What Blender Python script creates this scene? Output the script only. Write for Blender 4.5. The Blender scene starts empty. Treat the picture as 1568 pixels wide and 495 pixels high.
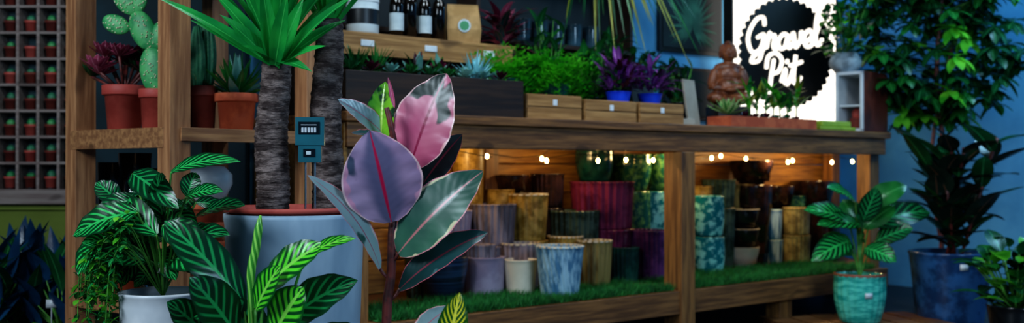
import bpy, math, random
from mathutils import Vector, Matrix
R = random.Random(11)
U = R.uniform
pi = math.pi
# ------------------------------------------------------------------ frames
# sv(): point from horizontal / vertical sight readings and true distance in metres
def sv(u, v, Y):
    return Vector(((u-784)/1568*Y, Y, .8+(258-v)/1568*Y))
CX, CY, CA = -.2, 3.88, math.atan2(.625, .781)
dC = Vector((math.cos(CA), math.sin(CA), 0)); nC = Vector((-math.sin(CA), math.cos(CA), 0))
def sh(s, t, z): return Vector((CX, CY, 0))+dC*s+nC*t+Vector((0, 0, z))
def s_of(u, t):
    k = (u-784)/1568
    return (CX+nC.x*t-k*(CY+nC.y*t))/(k*dC.y-dC.x)
# ------------------------------------------------------------------ materials
def lin(h):
    if isinstance(h, str):
        c = [int(h[i:i+2], 16)/255 for i in (0, 2, 4)]
        return tuple(x/12.92 if x < .04045 else ((x+.055)/1.055)**2.4 for x in c)+(1,)
    return tuple(h)+(1,)
class NT:
    def __init__(s, name):
        s.m = bpy.data.materials.new(name); s.m.use_nodes = True; s.t = s.m.node_tree
        s.b = s.t.nodes['Principled BSDF']; s.o = s.t.nodes['Material Output']
    def n(s, typ, **kw):
        x = s.t.nodes.new(typ)
        for k, v in kw.items(): setattr(x, k, v)
        return x
    def put(s, sock, v):
        if isinstance(v, bpy.types.NodeSocket): s.t.links.new(v, sock)
        else: sock.default_value = v
    def math(s, op, a, b=0., c=None, clamp=False):
        x = s.n('ShaderNodeMath', operation=op); x.use_clamp = clamp
        s.put(x.inputs[0], a); s.put(x.inputs[1], b)
        if c is not None: s.put(x.inputs[2], c)
        return x.outputs[0]
    def mix(s, f, a, b):
        x = s.n('ShaderNodeMix', data_type='RGBA')
        s.put(x.inputs[0], f); s.put(x.inputs[6], a); s.put(x.inputs[7], b)
        return x.outputs[2]
    def step(s, x, lo, hi):
        m = s.n('ShaderNodeMapRange'); m.interpolation_type = 'SMOOTHSTEP'
        s.put(m.inputs[0], x); m.inputs[1].default_value = lo; m.inputs[2].default_value = hi
        return m.outputs[0]
    def noise(s, vec, scale, detail=3, rough=.5, scl=(1, 1, 1)):
        mp = s.n('ShaderNodeMapping'); s.put(mp.inputs[0], vec); mp.inputs[3].default_value = scl
        x = s.n('ShaderNodeTexNoise'); s.put(x.inputs[0], mp.outputs[0])
        x.inputs['Scale'].default_value = scale; x.inputs['Detail'].default_value = detail; x.inputs['Roughness'].default_value = rough
        return x.outputs[0]
    def coord(s, w='Object'): return s.n('ShaderNodeTexCoord').outputs[w]
    def bump(s, h, st=.3, d=.01):
        x = s.n('ShaderNodeBump'); x.inputs['Strength'].default_value = st; x.inputs['Distance'].default_value = d
        s.put(x.inputs['Height'], h); s.t.links.new(x.outputs[0], s.b.inputs['Normal'])
def wood(name, a, b, axis=0, rough=.5, sc=7):
    m = NT(name); scl = [8, 8, 8]; scl[axis] = .5
    c = m.coord(); f = m.noise(c, sc, 6, .65, scl); g = m.noise(c, 1.3, 2)
    sk = [2.2]*3; sk[axis] = .9; kn = m.noise(c, 4.5, 1, .5, sk)
    k = m.mix(m.step(f, .36, .68), lin(a), lin(b))
    k = m.mix(m.math('MULTIPLY', g, .6), k, m.mix(.5, k, lin(a)))
    k = m.mix(m.math('MULTIPLY', m.step(kn, .70, .76), .75), k, m.mix(.6, lin(a), (0.02, .008, .003, 1)))
    m.put(m.b.inputs['Base Color'], k); m.b.inputs['Roughness'].default_value = rough
    m.bump(f, .25, .004); return m.m
def glaze(name, a, b=None, scale=8, rough=.25, lo=.4, hi=.6, bump=0, scl=(1, 1, 1), metal=0):
    m = NT(name); b = b or a
    f = m.noise(m.coord(), scale, 4, .6, scl)
    m.put(m.b.inputs['Base Color'], m.mix(m.step(f, lo, hi), lin(a), lin(b)))
    m.b.inputs['Roughness'].default_value = rough; m.b.inputs['Metallic'].default_value = metal
    if bump: m.bump(f, bump, .005)
    return m.m
def leafm(name, a, b, stripes=0, slant=.5, sharp=.5, rib=None, ribw=.06, edge=None, edgew=.8, blot=None, bs=4, bl=.5, rough=.27, trans=.25, margin=None, vein=.12, soft=.35, cen=None):
    m = NT(name); uv = m.coord('UV'); sp = m.n('ShaderNodeSeparateXYZ'); m.put(sp.inputs[0], uv)
    ax = m.math('MULTIPLY', m.math('ABSOLUTE', m.math('SUBTRACT', sp.outputs[0], .5)), 2.)
    f = m.noise(m.coord(), 9, 2)
    col = m.mix(m.step(f, .3, .7), lin(a), lin(b))
    if stripes:
        w = m.math('SINE', m.math('MULTIPLY', m.math('SUBTRACT', sp.outputs[1], m.math('MULTIPLY', ax, slant*.35)), stripes*2*pi))
        st = m.step(w, sharp-soft, sharp+soft)
        st = m.math('MULTIPLY', st, m.math('SUBTRACT', 1., m.step(ax, .65, .95)))
        col = m.mix(st, lin(a), lin(b))
    if cen: col = m.mix(m.step(m.math('ADD', ax, m.math('MULTIPLY', f, .9)), .65, 1.05), lin(cen), col)
    if blot:
        f2 = m.noise(m.coord(), bs*4, 3, .5)
        col = m.mix(m.step(f2, bl, bl+.04), col, lin(blot))
    if edge:
        f3 = m.noise(m.coord(), 22, 2)
        e = m.math('ADD', ax, m.math('MULTIPLY', m.math('SUBTRACT', f3, .5), .9))
        col = m.mix(m.step(e, edgew, edgew+.06), col, lin(edge))
    if margin: col = m.mix(m.step(ax, .94, .97), col, lin(margin))
    if rib: col = m.mix(m.step(ax, ribw, ribw+.05), lin(rib), col)
    m.put(m.b.inputs['Base Color'], col); m.b.inputs['Roughness'].default_value = rough
    w2 = m.math('SINE', m.math('MULTIPLY', m.math('SUBTRACT', sp.outputs[1], m.math('MULTIPLY', ax, .2)), 75.))
    m.bump(w2, vein, .001)
    if trans:
        tr = m.n('ShaderNodeBsdfTranslucent'); m.put(tr.inputs[0], col)
        mx = m.n('ShaderNodeMixShader'); mx.inputs[0].default_value = trans
        m.t.links.new(m.b.outputs[0], mx.inputs[1]); m.t.links.new(tr.outputs[0], mx.inputs[2]); m.t.links.new(mx.outputs[0], m.o.inputs[0])
    return m.m
def emis(name, c, s):
    m = NT(name); m.b.inputs['Base Color'].default_value = (0, 0, 0, 1); m.b.inputs['Roughness'].default_value = .6
    m.b.inputs['Emission Color'].default_value = lin(c); m.b.inputs['Emission Strength'].default_value = s; return m.m
# ------------------------------------------------------------------ mesh builder
class MB:
    def __init__(s): s.V = []; s.F = []; s.M = []; s.UV = []; s.mats = []
    def add(s, vs, fs, mat, uv=None):
        if mat not in s.mats: s.mats.append(mat)
        mi = s.mats.index(mat); o = len(s.V)
        s.V += [tuple(v) for v in vs]; s.UV += (uv if uv else [(0, 0)]*len(vs))
        for f in fs: s.F.append(tuple(i+o for i in f)); s.M.append(mi)
    def build(s, name, loc=(0, 0, 0), rz=0, bevel=0, smooth=True, center=True):
        loc = Vector(loc)
        if center and loc.length == 0 and rz == 0 and s.V:
            n = len(s.V); loc = Vector((sum(v[0] for v in s.V)/n, sum(v[1] for v in s.V)/n, min(v[2] for v in s.V)))
            s.V = [tuple(Vector(v)-loc) for v in s.V]
        me = bpy.data.meshes.new(name); me.from_pydata(s.V, [], s.F)
        for m in s.mats: me.materials.append(m)
        me.polygons.foreach_set('material_index', s.M)
        me.polygons.foreach_set('use_smooth', [smooth]*len(s.F))
        ul = me.uv_layers.new(name='UVMap'); li = [0]*len(me.loops); me.loops.foreach_get('vertex_index', li)
        flat = []
        for i in li: flat += s.UV[i]
        ul.data.foreach_set('uv', flat); me.update()
        o = bpy.data.objects.new(name, me); bpy.context.scene.collection.objects.link(o)
        o.location = loc; o.rotation_euler[2] = rz
        if bevel:
            b = o.modifiers.new('bevel', 'BEVEL'); b.width = bevel; b.segments = 2; b.limit_method = 'ANGLE'
        return o
def prism(mb, poly, z0, z1, mat):
    n = len(poly); vs = [(x, y, z0) for x, y in poly]+[(x, y, z1) for x, y in poly]
    fs = [tuple(range(n))[::-1], tuple(range(n, 2*n))]+[(i, (i+1) % n, n+(i+1) % n, n+i) for i in range(n)]
    mb.add(vs, fs, mat)
def box(mb, x0, x1, y0, y1, z0, z1, mat): prism(mb, [(x0, y0), (x1, y0), (x1, y1), (x0, y1)], z0, z1, mat)
def rbox(mb, c, w, d, h, rz, mat, tilt=0):
    M = Matrix.Translation(c) @ Matrix.Rotation(rz, 4, 'Z') @ Matrix.Rotation(tilt, 4, 'X')
    vs = [M @ Vector((x*w/2, y*d/2, z*h)) for z in (0, 1) for x, y in ((-1, -1), (1, -1), (1, 1), (-1, 1))]
    mb.add(vs, [(3, 2, 1, 0), (4, 5, 6, 7), (0, 1, 5, 4), (1, 2, 6, 5), (2, 3, 7, 6), (3, 0, 4, 7)], mat)
def lathe(mb, prof, o, mat, seg=36, rib=None, M=None):
    vs = []; uv = []; fs = []; n = len(prof); o = Vector(o)
    for j, (r, z) in enumerate(prof):
        for i in range(seg):
            a = 2*pi*i/seg; rr = r
            if rib: rr = r*(1+rib[1]*math.cos(rib[0]*a+(rib[2]*z if len(rib) > 2 else 0)))
            p = Vector((rr*math.cos(a), rr*math.sin(a), z))
            if M: p = M @ p
            vs.append(o+p); uv.append((i/seg, j/n))
    for j in range(n-1):
        for i in range(seg):
            k = (i+1) % seg; fs.append((j*seg+i, j*seg+k, (j+1)*seg+k, (j+1)*seg+i))
    mb.add(vs, fs, mat, uv)
def pot(mb, o, rt, rb, h, mat, rib=None, style='plain', soil=None, th=None, rim=None):
    th = th or max(.004, rt*.08); seg = 36 if not rib else max(48, min(160, rib[0]*6))
    if style == 'terra':
        pr = [(0, 0), (rb, 0), (rb+(rt*.9-rb)*.8, h*.78), (rt*.9, h*.78), (rt*.97, h*.78), (rt, h*.8), (rt, h*.99), (rt*.98, h), (rt-th, h), (rt-th*1.2, h*.9)]
    elif style == 'barrel':
        pr = [(0, 0), (rb*.9, 0), (rb, h*.04)]+[(rb+(rt-rb)*k+.1*rt*math.sin(pi*k), h*(.04+.9*k)) for k in (.15, .3, .5, .7, .85, 1)]+[(rt*1.02, h*.97), (rt, h), (rt-th, h), (rt-th, h*.9)]
    elif style == 'bowl':
        pr = [(0, 0), (rb*.6, 0), (rb*.62, h*.05)]+[(rb*.62+(rt-rb*.62)*math.sin(pi/2*k), h*(.05+.93*k)) for k in (.15, .3, .5, .7, .85, 1)]+[(rt, h), (rt-th, h), (rt-th, h*.9)]
    else:
        pr = [(0, 0), (rb*.96, 0), (rb, h*.03)]+[(rb+(rt-rb)*k, h*(.03+.93*k)) for k in (.12, .25, .37, .5, .62, .75, .88, 1)]+[(rt*1.025, h*.975), (rt*1.01, h), (rt-th, h), (rt-th, h*.92)]
    ri = pr[-1][0]
    lathe(mb, pr+[(min(ri, rb)*.9, h*.15), (0, h*.12)], o, mat, seg, rib)
    if rim: lathe(mb, [(rt*1.03, h*.965), (rt*1.035, h*.99), (rt, h*1.008), (rt-th, h*1.004), (rt-th*1.1, h*.96)], o, rim, 36)
    if soil: lathe(mb, [(0, h*.9), (ri*.5, h*.905), (ri*.995, h*.89)], o, soil, 24)
def tube(mb, pts, rad, mat, seg=7):
    pts = [Vector(p) for p in pts]; n = len(pts)
    if not isinstance(rad, (list, tuple)): rad = [rad]*n
    vs = []; uv = []; ref = Vector((0.13, 1, .07)) if abs((pts[-1]-pts[0]).normalized().z) > .6 else Vector((0, 0, 1))
    for i, p in enumerate(pts):
        T = (pts[min(n-1, i+1)]-pts[max(0, i-1)]).normalized(); A = T.cross(ref)
        A = A.normalized() if A.length > 1e-4 else Vector((1, 0, 0)); B = T.cross(A)
        for k in range(seg):
            a = 2*pi*k/seg; vs.append(p+A*math.cos(a)*rad[i]+B*math.sin(a)*rad[i]); uv.append((k/seg, i/n))
    fs = [(i*seg+k, i*seg+(k+1) % seg, (i+1)*seg+(k+1) % seg, (i+1)*seg+k) for i in range(n-1) for k in range(seg)]
    fs += [tuple(range(seg))[::-1], tuple(range((n-1)*seg, n*seg))]
    mb.add(vs, fs, mat, uv)
def ribbon(mb, pts, w, y0, y1, mat):
    n = len(pts); L = []; Rr = []
    for i, p in enumerate(pts):
        a = pts[max(0, i-1)]; b = pts[min(n-1, i+1)]; dx, dz = b[0]-a[0], b[1]-a[1]; l = math.hypot(dx, dz) or 1
        nx, nz = -dz/l*w, dx/l*w; L.append((p[0]+nx, p[1]+nz)); Rr.append((p[0]-nx, p[1]-nz))
    vs = [(x, y0, z) for x, z in L]+[(x, y0, z) for x, z in Rr]+[(x, y1, z) for x, z in L]+[(x, y1, z) for x, z in Rr]
    fs = []
    for i in range(n-1): fs += [(i, i+1, n+i+1, n+i), (i, 2*n+i, 2*n+i+1, i+1), (n+i, n+i+1, 3*n+i+1, 3*n+i)]
    mb.add(vs, fs, mat)
    for q in (pts[0], pts[-1]):
        m = 14; c = [(q[0]+w*math.cos(2*pi*k/m), q[1]+w*math.sin(2*pi*k/m)) for k in range(m)]
        mb.add([(x, y0+.0003, z) for x, z in c]+[(x, y1, z) for x, z in c], [tuple(range(m))]+[(k, (k+1) % m, m+(k+1) % m, m+k) for k in range(m)], mat)
def curve(pts, n=6):
    pts = [Vector(p) for p in pts]; P = [pts[0]]+pts+[pts[-1]]; out = []
    for i in range(1, len(P)-2):
        for j in range(n):
            t = j/n; a, b, c, d = P[i-1], P[i], P[i+1], P[i+2]
            out.append(.5*((2*b)+(c-a)*t+(2*a-5*b+4*c-d)*t*t+(3*b-a-3*c+d)*t**3))
    out.append(pts[-1]); return out
def wf(shape, s):
    s = min(max(s, .0), 1.)
    if shape == 'oval': return math.sin(pi*min(1, s*.985+.015)**.85)**.72
    if shape == 'lance': return math.sin(pi*min(1, s*.99+.01)**.65)
    if shape == 'strap': return (.55+.45*min(1, s*3))*(1-s**2.2)
    if shape == 'fat': return math.sin(pi*min(1, (.08+.92*s))**1.6)**.8
    return math.sin(pi*s)
def leafp(mb, pts, nr, W, mat, shape='oval', fold=.15, nx=2, wave=0, ph=0):
    n = len(pts)-1; vs = []; uv = []
    for i, p in enumerate(pts):
        T = (pts[min(n, i+1)]-pts[max(0, i-1)]).normalized(); Nn = nr[i] if isinstance(nr, list) else nr
        S = T.cross(Nn)
        if S.length < 1e-4: S = Vector((1, 0, 0))
        S.normalize(); Nn = S.cross(T); w = W/2*wf(shape, i/n)
        for k in range(-nx, nx+1):
            x = k/nx
            vs.append(p+S*x*w+Nn*(fold*abs(x)*w+wave*W*x*x*math.sin(i*1.7+ph+(2 if x > 0 else 0)))); uv.append((x/2+.5, i/n))
    c = 2*nx+1
    mb.add(vs, [(i*c+k, i*c+k+1, (i+1)*c+k+1, (i+1)*c+k) for i in range(n) for k in range(c-1)], mat, uv)
def leaf(mb, base, yaw, el, L, W, droop, mat, shape='oval', fold=.15, n=6, nx=1, roll=0, wave=0):
    p = Vector(base); pts = [p.copy()]; nr = []
    for i in range(n+1):
        a = el-droop*i/n; d = Vector((math.cos(a)*math.cos(yaw), math.cos(a)*math.sin(yaw), math.sin(a)))
        N = Vector((-math.sin(a)*math.cos(yaw), -math.sin(a)*math.sin(yaw), math.cos(a)))
        if roll: N = Matrix.Rotation(roll, 3, d) @ N
        nr.append(N)
        if i < n: p = p+d*L/n; pts.append(p.copy())
    leafp(mb, pts, nr, W, mat, shape, fold, nx, wave, U(0, 6))
def leaf2(mb, a, b, W, N, bow, mat, shape='oval', fold=.15, n=14, nx=4, wave=.02):
    a = Vector(a); b = Vector(b); N = Vector(N).normalized(); L = (b-a).length
    pts = [a.lerp(b, i/n)+N*bow*L*4*(i/n)*(1-i/n) for i in range(n+1)]
    leafp(mb, pts, N, W, mat, shape, fold, nx, wave, U(0, 6))
def ell(mb, c, r, mat, rot=None, seg=14, rings=9):
    vs = []; c = Vector(c); M = rot or Matrix.Identity(3)
    for j in range(rings+1):
        th = pi*j/rings
        for i in range(seg):
            a = 2*pi*i/seg
            vs.append(c+M @ Vector((r[0]*math.sin(th)*math.cos(a), r[1]*math.sin(th)*math.sin(a), r[2]*math.cos(th))))
    mb.add(vs, [(j*seg+i, (j+1)*seg+i, (j+1)*seg+(i+1) % seg, j*seg+(i+1) % seg) for j in range(rings) for i in range(seg)], mat)
def rosette(mb, c, r, n, mat, shape='fat', wr=.4, up=1.3):
    for i in range(n):
        k = i/n; leaf(mb, c, i*2.4, .15+up*k, r*(1-.55*k), r*wr*(1-.4*k), -.5, mat, shape, .35, 4, 1)
# ------------------------------------------------------------------ palette
W_pine = wood('wood_pine_x', '5e3c22', '9c6a3c', 0); W_pinez = wood('wood_pine_z', '6a4526', 'a8743f', 2)
W_warm = wood('wood_warm_back', '7a5024', 'b8863e', 0); W_dark = wood('wood_dark', '221612', '3c281c', 0)
W_light = wood('wood_crate', '8f6436', 'c0915a', 0); W_rack = wood('wood_rack_z', '8e5e3e', 'c48e62', 2)
W_shelf = wood('wood_rack_board', '84583a', 'b88658', 0)
terra = glaze('terracotta', 'b04e30', 'c8643e', 14, .8); terra2 = glaze('terracotta_red', 'b4483e', 'c85a4e', 10, .6)
terraD = glaze('terracotta_dark', '6e2a22', '84362a', 10, .7)
soil = glaze('soil', '1a120d', '3a2a1e', 60, .95, bump=.8)
zinc = glaze('zinc_planter', '8ea6ba', 'c0d2de', 5, .45, .3, .7, .1, (1, 1, .35))
white = glaze('white_ceramic', 'c9cdd2', 'e0e2e4', 5, .35)
blk = glaze('black_plastic', '0c0d10', '15171b', 5, .4)
steel = glaze('steel', 'b8bcc2', 'd0d4d8', 5, .25, metal=1)
stemG = glaze('stem_green', '3e7a2a', '5a9a3c', 20, .5); stemR = glaze('stem_brown_red', '4a2422', '78342e', 30, .5)
bark = NT('bark')
_c = bark.coord(); _f = bark.noise(_c, 16, 6, .7, (1, 1, 3)); _g = bark.noise(_c, 34, 4, .7, (.4, .4, 2))
bark.put(bark.b.inputs['Base Color'], bark.mix(bark.step(_f, .4, .66), lin('382826'), lin('94807a')))
bark.b.inputs['Roughness'].default_value = .85; bark.bump(_g, 1., .02); bark = bark.m
# ------------------------------------------------------------------ room
wallB = glaze('paint_blue_wall', '4a92c0', '5aa2cc', 2, .7); wallG = glaze('paint_olive_panel', '6a7a2c', '7c8c38', 2, .8)
wallD = glaze('paint_dark_teal', '10262e', '16343e', 2, .8)
floorm = glaze('floor_dark_concrete', '121417', '202022', 3, .45); ceilm = glaze('ceiling_grey', '2a3036', '343a40', 2, .9)
def wallseg(name, p, q, mat, z1=2.9, th=.1):
    p = Vector(p+(0,)); q = Vector(q+(0,)); mb = MB(); L = (q-p).length
    box(mb, 0, L, 0, th, 0, z1, mat)
    return mb.build(name, p, math.atan2(q.y-p.y, q.x-p.x), smooth=False)
wb0 = sh(-.6, .82, 0); wb1 = sh(4.15, .82, 0)
wallseg('wall_back', (wb0.x, wb0.y), (wb1.x, wb1.y), wallB)
wr1 = wb1-nC*5
wallseg('wall_right', (wb1.x, wb1.y), (wr1.x, wr1.y), wallB)
wallseg('wall_alcove', (wb0.x-.0, 5.0), (wb0.x, wb0.y), wallD)
wallseg('wall_left', (-3.4, 5.0), (wb0.x, 5.0), wallD)
mb = MB(); box(mb, -3.38, -1.95, 4.94, 4.998, 0, .6, wallG); box(mb, -3.38, -1.93, 4.92, 4.998, .6, .625, wallG); mb.build('trim_1', smooth=False)
wallseg('wall_side', (-3.4, 0.), (-3.4, 5.), wallD)
mb = MB(); box(mb, -5, 8, -2, 9, -.1, 0, floorm); mb.build('floor', smooth=False)
mb = MB(); box(mb, -5, 8, -2, 9, 2.9, 3.0, ceilm); mb.build('ceiling', smooth=False)
# ------------------------------------------------------------------ counter
mb = MB()
P = [(-.5, -.03), (2.93, -.03), (3.55, .74), (-.5, .74)]
prism(mb, P, .965, 1.0, W_pine)
box(mb, -.49, 2.9, -.015, .015, .875, .964, W_pine)
prism(mb, [(-.48, 0), (2.88, 0), (3.5, .735), (-.48, .735)], .22, .25, W_pine)
box(mb, -.48, 2.88, -.04, 0, .145, .25, W_pine)
for s in (-.43, 1.235, 2.84): box(mb, s-.045, s+.045, -.05 if s == 1.235 else 0.016, .06 if s == 1.235 else .1, 0, .875 if s == 1.235 else .964, W_pinez)
for s, t in ((.65, .64), (3.38, .62), (1.9, .64), (-.43, .64)): box(mb, s-.04, s+.04, t, t+.075, 0, .964, W_pinez)
for s in (.4, 2.03): box(mb, s-.05, s+.05, .01, .1, 0, .145, W_pinez)
for k in range(5): box(mb, -.48, 3.48, .716, .735, .252+k*.143, .252+k*.143+.139, W_warm)
box(mb, -.495, -.48, .0, .73, .25, .964, W_warm)
mb.build('wooden_display_counter', (CX, CY, 0), CA, .004, False)
# grass mat
gr = glaze('artificial_grass', '145a26', '2f8a3c', 30, .7)
def grass(name, s0, s1, t0, t1, n):
    mb = MB(); box(mb, s0, s1, t0, t1, .2505, .256, gr)
    for i in range(n):
        x, y = U(s0, s1), U(t0-.01, t1) if R.random() < .65 else U(t0-.03, t0+.06); a = U(0, 2*pi); h = U(.014, .042); l = U(-.022, .022); m2 = U(-.04, .014); w = .0019
        dx, dy = math.cos(a)*w, math.sin(a)*w
        mb.add([(x-dx, y-dy, .253), (x+dx, y+dy, .253), (x+l, y+m2, .253+h)], [(0, 1, 2)], gr)
    mb.build(name, (CX, CY, 0), CA)
grass('artificial_grass_mat', -.36, 1.17, .0, .34, 15000); grass('artificial_grass_mat', 1.3, 2.78, .0, .42, 14000)
# ------------------------------------------------------------------ pots on the display shelf
G = {
 'navy': glaze('glaze_navy', '141d30', '2c4262', 10, .3, scl=(.2, .2, 8)), 'mauve': glaze('glaze_mauve', '8f7f98', 'aa9cb2', 6, .4),
 'cream': glaze('glaze_cream', 'd8ccb8', 'e8dcc8', 6, .35), 'bluegrey': glaze('glaze_bluegrey', '4a7898', 'a0c0d0', 30, .3, scl=(1, 1, .3)),
 'tan': glaze('glaze_tan', '5c4c30', '94804e', 14, .3, scl=(1, 1, .3)), 'dgreen': glaze('glaze_dark_green', '0c3030', '1c5048', 12, .15),
 'purple': glaze('glaze_purple', '3e1c4c', '6e3a74', 8, .2), 'taupe': glaze('glaze_taupe', '5c545e', '988a94', 14, .4, scl=(1, 1, .3)),
 'gold': glaze('glaze_ochre', '80601e', 'b8944a', 16, .35, bump=.4), 'olive': glaze('glaze_olive', '222e22', '44564a', 12, .2),
 'burg': glaze('glaze_burgundy', '521a38', '7e2e50', 8, .18), 'gspeck': glaze('glaze_green_speckled', '164c42', '5e8c50', 34, .1, .46, .62),
 'teal': glaze('glaze_teal_mottled', '10707a', '8fd4cc', 24, .1, .45, .6), 'brown': glaze('glaze_dark_brown', '140c0b', '34201a', 12, .1),
 'blk': glaze('glaze_black', '0c1014', '181c20', 12, .1), 'bstripe': glaze('glaze_blue_white', '1f6a98', 'd0e8ec', 40, .2, scl=(1, 1, .1)),
 'ltan': glaze('glaze_light_tan', '7c683a', 'b09c60', 14, .3)}
rimc = glaze('glaze_rim_cream', 'b8ac98', 'c8bca4', 8, .3)
def shelfpot(u, w, vt, vb, mat, t=None, rib=None, style='plain', taper=.85, rim=None, nm='ceramic_plant_pot', lower=None):
    if t is None:
        Y = .55*1568/(vb-258); X = (u-784)/1568*Y; d = Vector((X-CX, Y-CY, 0)); s, t = d.dot(dC), d.dot(nC)
        if t > .6: t = .6; s = s_of(u, t)
    else: s = s_of(u, t)
    Y = sh(s, t, 0).y; r = w/2/1568*Y; zt = .8+(258-vt)/1568*Y
    zb0 = .8+(258-vb)/1568*Y if vb else .25
    if zb0 < .3: zb0 = .25
    if t < .36: zb0 = max(zb0, .2565)
    if rib: rib = (rib[0], rib[1]*1.5)+tuple(rib[2:])
    t = min(t, .705-r); c = sh(s, t, 0)
    mb = MB()
    if zb0 > .3:
        lz = .25 if t >= .36 else .2565
        pot(mb, (c.x, c.y, lz), r*.98, r*taper*.98, zb0-lz, G[lower or mat], rib, style)
    pot(mb, (c.x, c.y, zb0), r, r*taper, max(.03, zt-zb0), G[mat], rib, style, rim=rimc if rim else None)
    mb.build(nm)
SP = [
 (678, 78, 393, 458, 'navy', None, None, 'bowl', 1.1), (743, 60, 393, 452, 'mauve', None, None, 'plain', .95), (797, 50, 397, 452, 'cream', None, None, 'plain', .85),
 (857, 72, 376, 456, 'bluegrey', None, (26, .025, 60), 'plain', .78, 1), (910, 54, 368, 440, 'tan', None, (18, .025), 'plain', .85, 1),
 (956, 44, 378, 432, 'dgreen', None, (20, .03), 'plain', .92), (992, 62, 352, 428, 'purple', None, (26, .03), 'plain', .94),
 (797, 60, 372, 0, 'taupe', .4, (20, .03), 'plain', .9, 1), (735, 46, 374, 0, 'taupe', .42, (20, .03), 'plain', .9), (866, 56, 361, 0, 'gold', .46, (24, .02), 'plain', .85, 1),
 (752, 74, 312, 375, 'taupe', .54, (24, .03), 'plain', .9), (808, 62, 297, 368, 'gold', .52, (18, .015), 'plain', .85, 1), (765, 48, 290, 330, 'gold', .62, None, 'plain', .9),
 (878, 76, 322, 0, 'olive', .5, (26, .03), 'plain', .9), (922, 94, 278, 350, 'burg', .53, (26, .03), 'plain', .92),
 (908, 58, 228, 278, 'dgreen', .62, None, 'barrel', .8), (964, 64, 236, 292, 'gspeck', .6, None, 'barrel', .8), (1012, 46, 236, 292, 'gspeck', .58, None, 'barrel', .8),
 (1000, 46, 293, 352, 'teal', .56, None, 'barrel', .85), (783, 54, 268, 296, 'brown', .62, None, 'bowl', .9), (838, 50, 266, 318, 'brown', .6, (22, .03), 'plain', .9),
 (694, 56, 322, 370, 'mauve', .55, (22, .03), 'plain', .85), (650, 60, 340, 390, 'olive', .5, (22, .03), 'plain', .9), (715, 50, 225, 318, 'gold', .64, None, 'plain', .9),
 (1085, 47, 362, 418, 'teal', None, None, 'barrel', .9), (1137, 50, 378, 407, 'cream', None, None, 'bowl', 1.1), (1180, 35, 367, 404, 'bstripe', None, (18, .03), 'plain', .95),
 (1219, 40, 360, 404, 'ltan', None, (20, .03), 'plain', .95), (1100, 50, 275, 318, 'olive', .6, (20, .03), 'plain', .9), (1137, 40, 282, 318, 'ltan', .6, None, 'plain', .9),
 (1142, 66, 246, 283, 'brown', .62, None, 'bowl', .9), (1188, 56, 285, 320, 'brown', .6, None, 'bowl', .9), (1238, 66, 277, 330, 'brown', .6, None, 'bowl', .9), (1262, 44, 322, 400, 'brown', .45, None, 'plain', .9),
 (1215, 40, 300, 340, 'gspeck', .62, None, 'plain', .9), (1072, 40, 285, 340, 'gold', .62, None, 'plain', .9),
]
for a in SP: shelfpot(*a)
def stack(u, w, levels, t=None, vb=410):
    Y = .55*1568/(vb-258); d = Vector(((u-784)/1568*Y-CX, Y-CY, 0)); s, t = d.dot(dC), min(.6, d.dot(nC)); s = s_of(u, t); c = sh(s, t, 0); Y = c.y
    r = w/2/1568*Y
    mb = MB()
    for vt, vbb, m, st, rib in levels:
        z0 = .8+(258-vbb)/1568*Y; z1 = .8+(258-vt)/1568*Y
        pot(mb, (c.x, c.y, z0), r, r*.93 if st != 'bowl' else r*1.2, z1-z0, G[m], rib, st, rim=rimc if m in ('blk',) else None)
    mb.build('stacked_plant_pots')
stack(1084, 47, [(300, 361, 'teal', 'barrel', None)], vb=418)
stack(1137, 50, [(320, 349, 'blk', 'bowl', None), (350, 377, 'blk', 'bowl', None)], vb=407)
stack(1179, 35, [(321, 366, 'bstripe', 'plain', (18, .04))], vb=404)
stack(1219, 40, [(318, 359, 'ltan', 'plain', (20, .03))], vb=404)
# ------------------------------------------------------------------ things on the counter
def cbox(s0, s1, t0, t1, z0, z1, mat, name, open_=True, th=.012, slat=False, fill=None):
    mb = MB()
    box(mb, s0, s1, t0, t0+th, z0, z1, mat); box(mb, s0, s1, t1-th, t1, z0, z1, mat)
    box(mb, s0, s0+th, t0+th, t1-th, z0, z1, mat); box(mb, s1-th, s1, t0+th, t1-th, z0, z1, mat); box(mb, s0+th, s1-th, t0+th, t1-th, z0, z0+th, mat)
    if slat: box(mb, s0+.002, s1-.002, t0-.006, t0, z0+.004, (z0+z1)/2-.003, mat); box(mb, s0+.002, s1-.002, t0-.006, t0, (z0+z1)/2+.003, z1-.003, mat)
    if fill: box(mb, s0+th, s1-th, t0+th, t1-th, z0+th, z1-.02, fill)
    if slat: box(mb, (s0+s1)/2-.012, (s0+s1)/2+.012, t0-.008, t0-.006, z1-.045, z1-.02, white)
    return mb.build(name, (CX, CY, 0), CA, .002, False)
cbox(-.47, .34, .03, .3, 1.0, 1.15, W_dark, 'dark_planter_crate', fill=soil)
cbox(.37, .67, .05, .25, 1.0, 1.105, W_light, 'wooden_crate', slat=True, fill=soil)
cbox(.69, 1.0, .05, .25, 1.0, 1.095, W_light, 'wooden_crate', slat=True, fill=soil)
cbox(1.02, 1.31, .05, .25, 1.0, 1.095, W_light, 'wooden_crate', slat=True, fill=soil)
cbox(1.57, 2.25, -.02, .13, 1.0, 1.05, terra, 'terracotta_tray', fill=soil)
mb = MB(); ygr = glaze('yellow_green_plastic', '8aa02e', 'a4b840', 6, .4)
box(mb, 2.3, 2.62, -.01, .1, 1.0, 1.02, ygr); box(mb, 2.33, 2.59, 0, .09, 1.02, 1.05, ygr); mb.build('seed_tray_box', (CX, CY, 0), CA, .006, False)
mb = MB(); bkm = glaze('dark_teal_panel', '0a161c', '102026', 3, .6)
box(mb, -.46, 1.5, .715, .735, 1.0, 1.75, bkm)
for z in (1.0, 1.38, 1.73): box(mb, -.46, 1.5, .56, .715, z, z+.02, W_dark)
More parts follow.
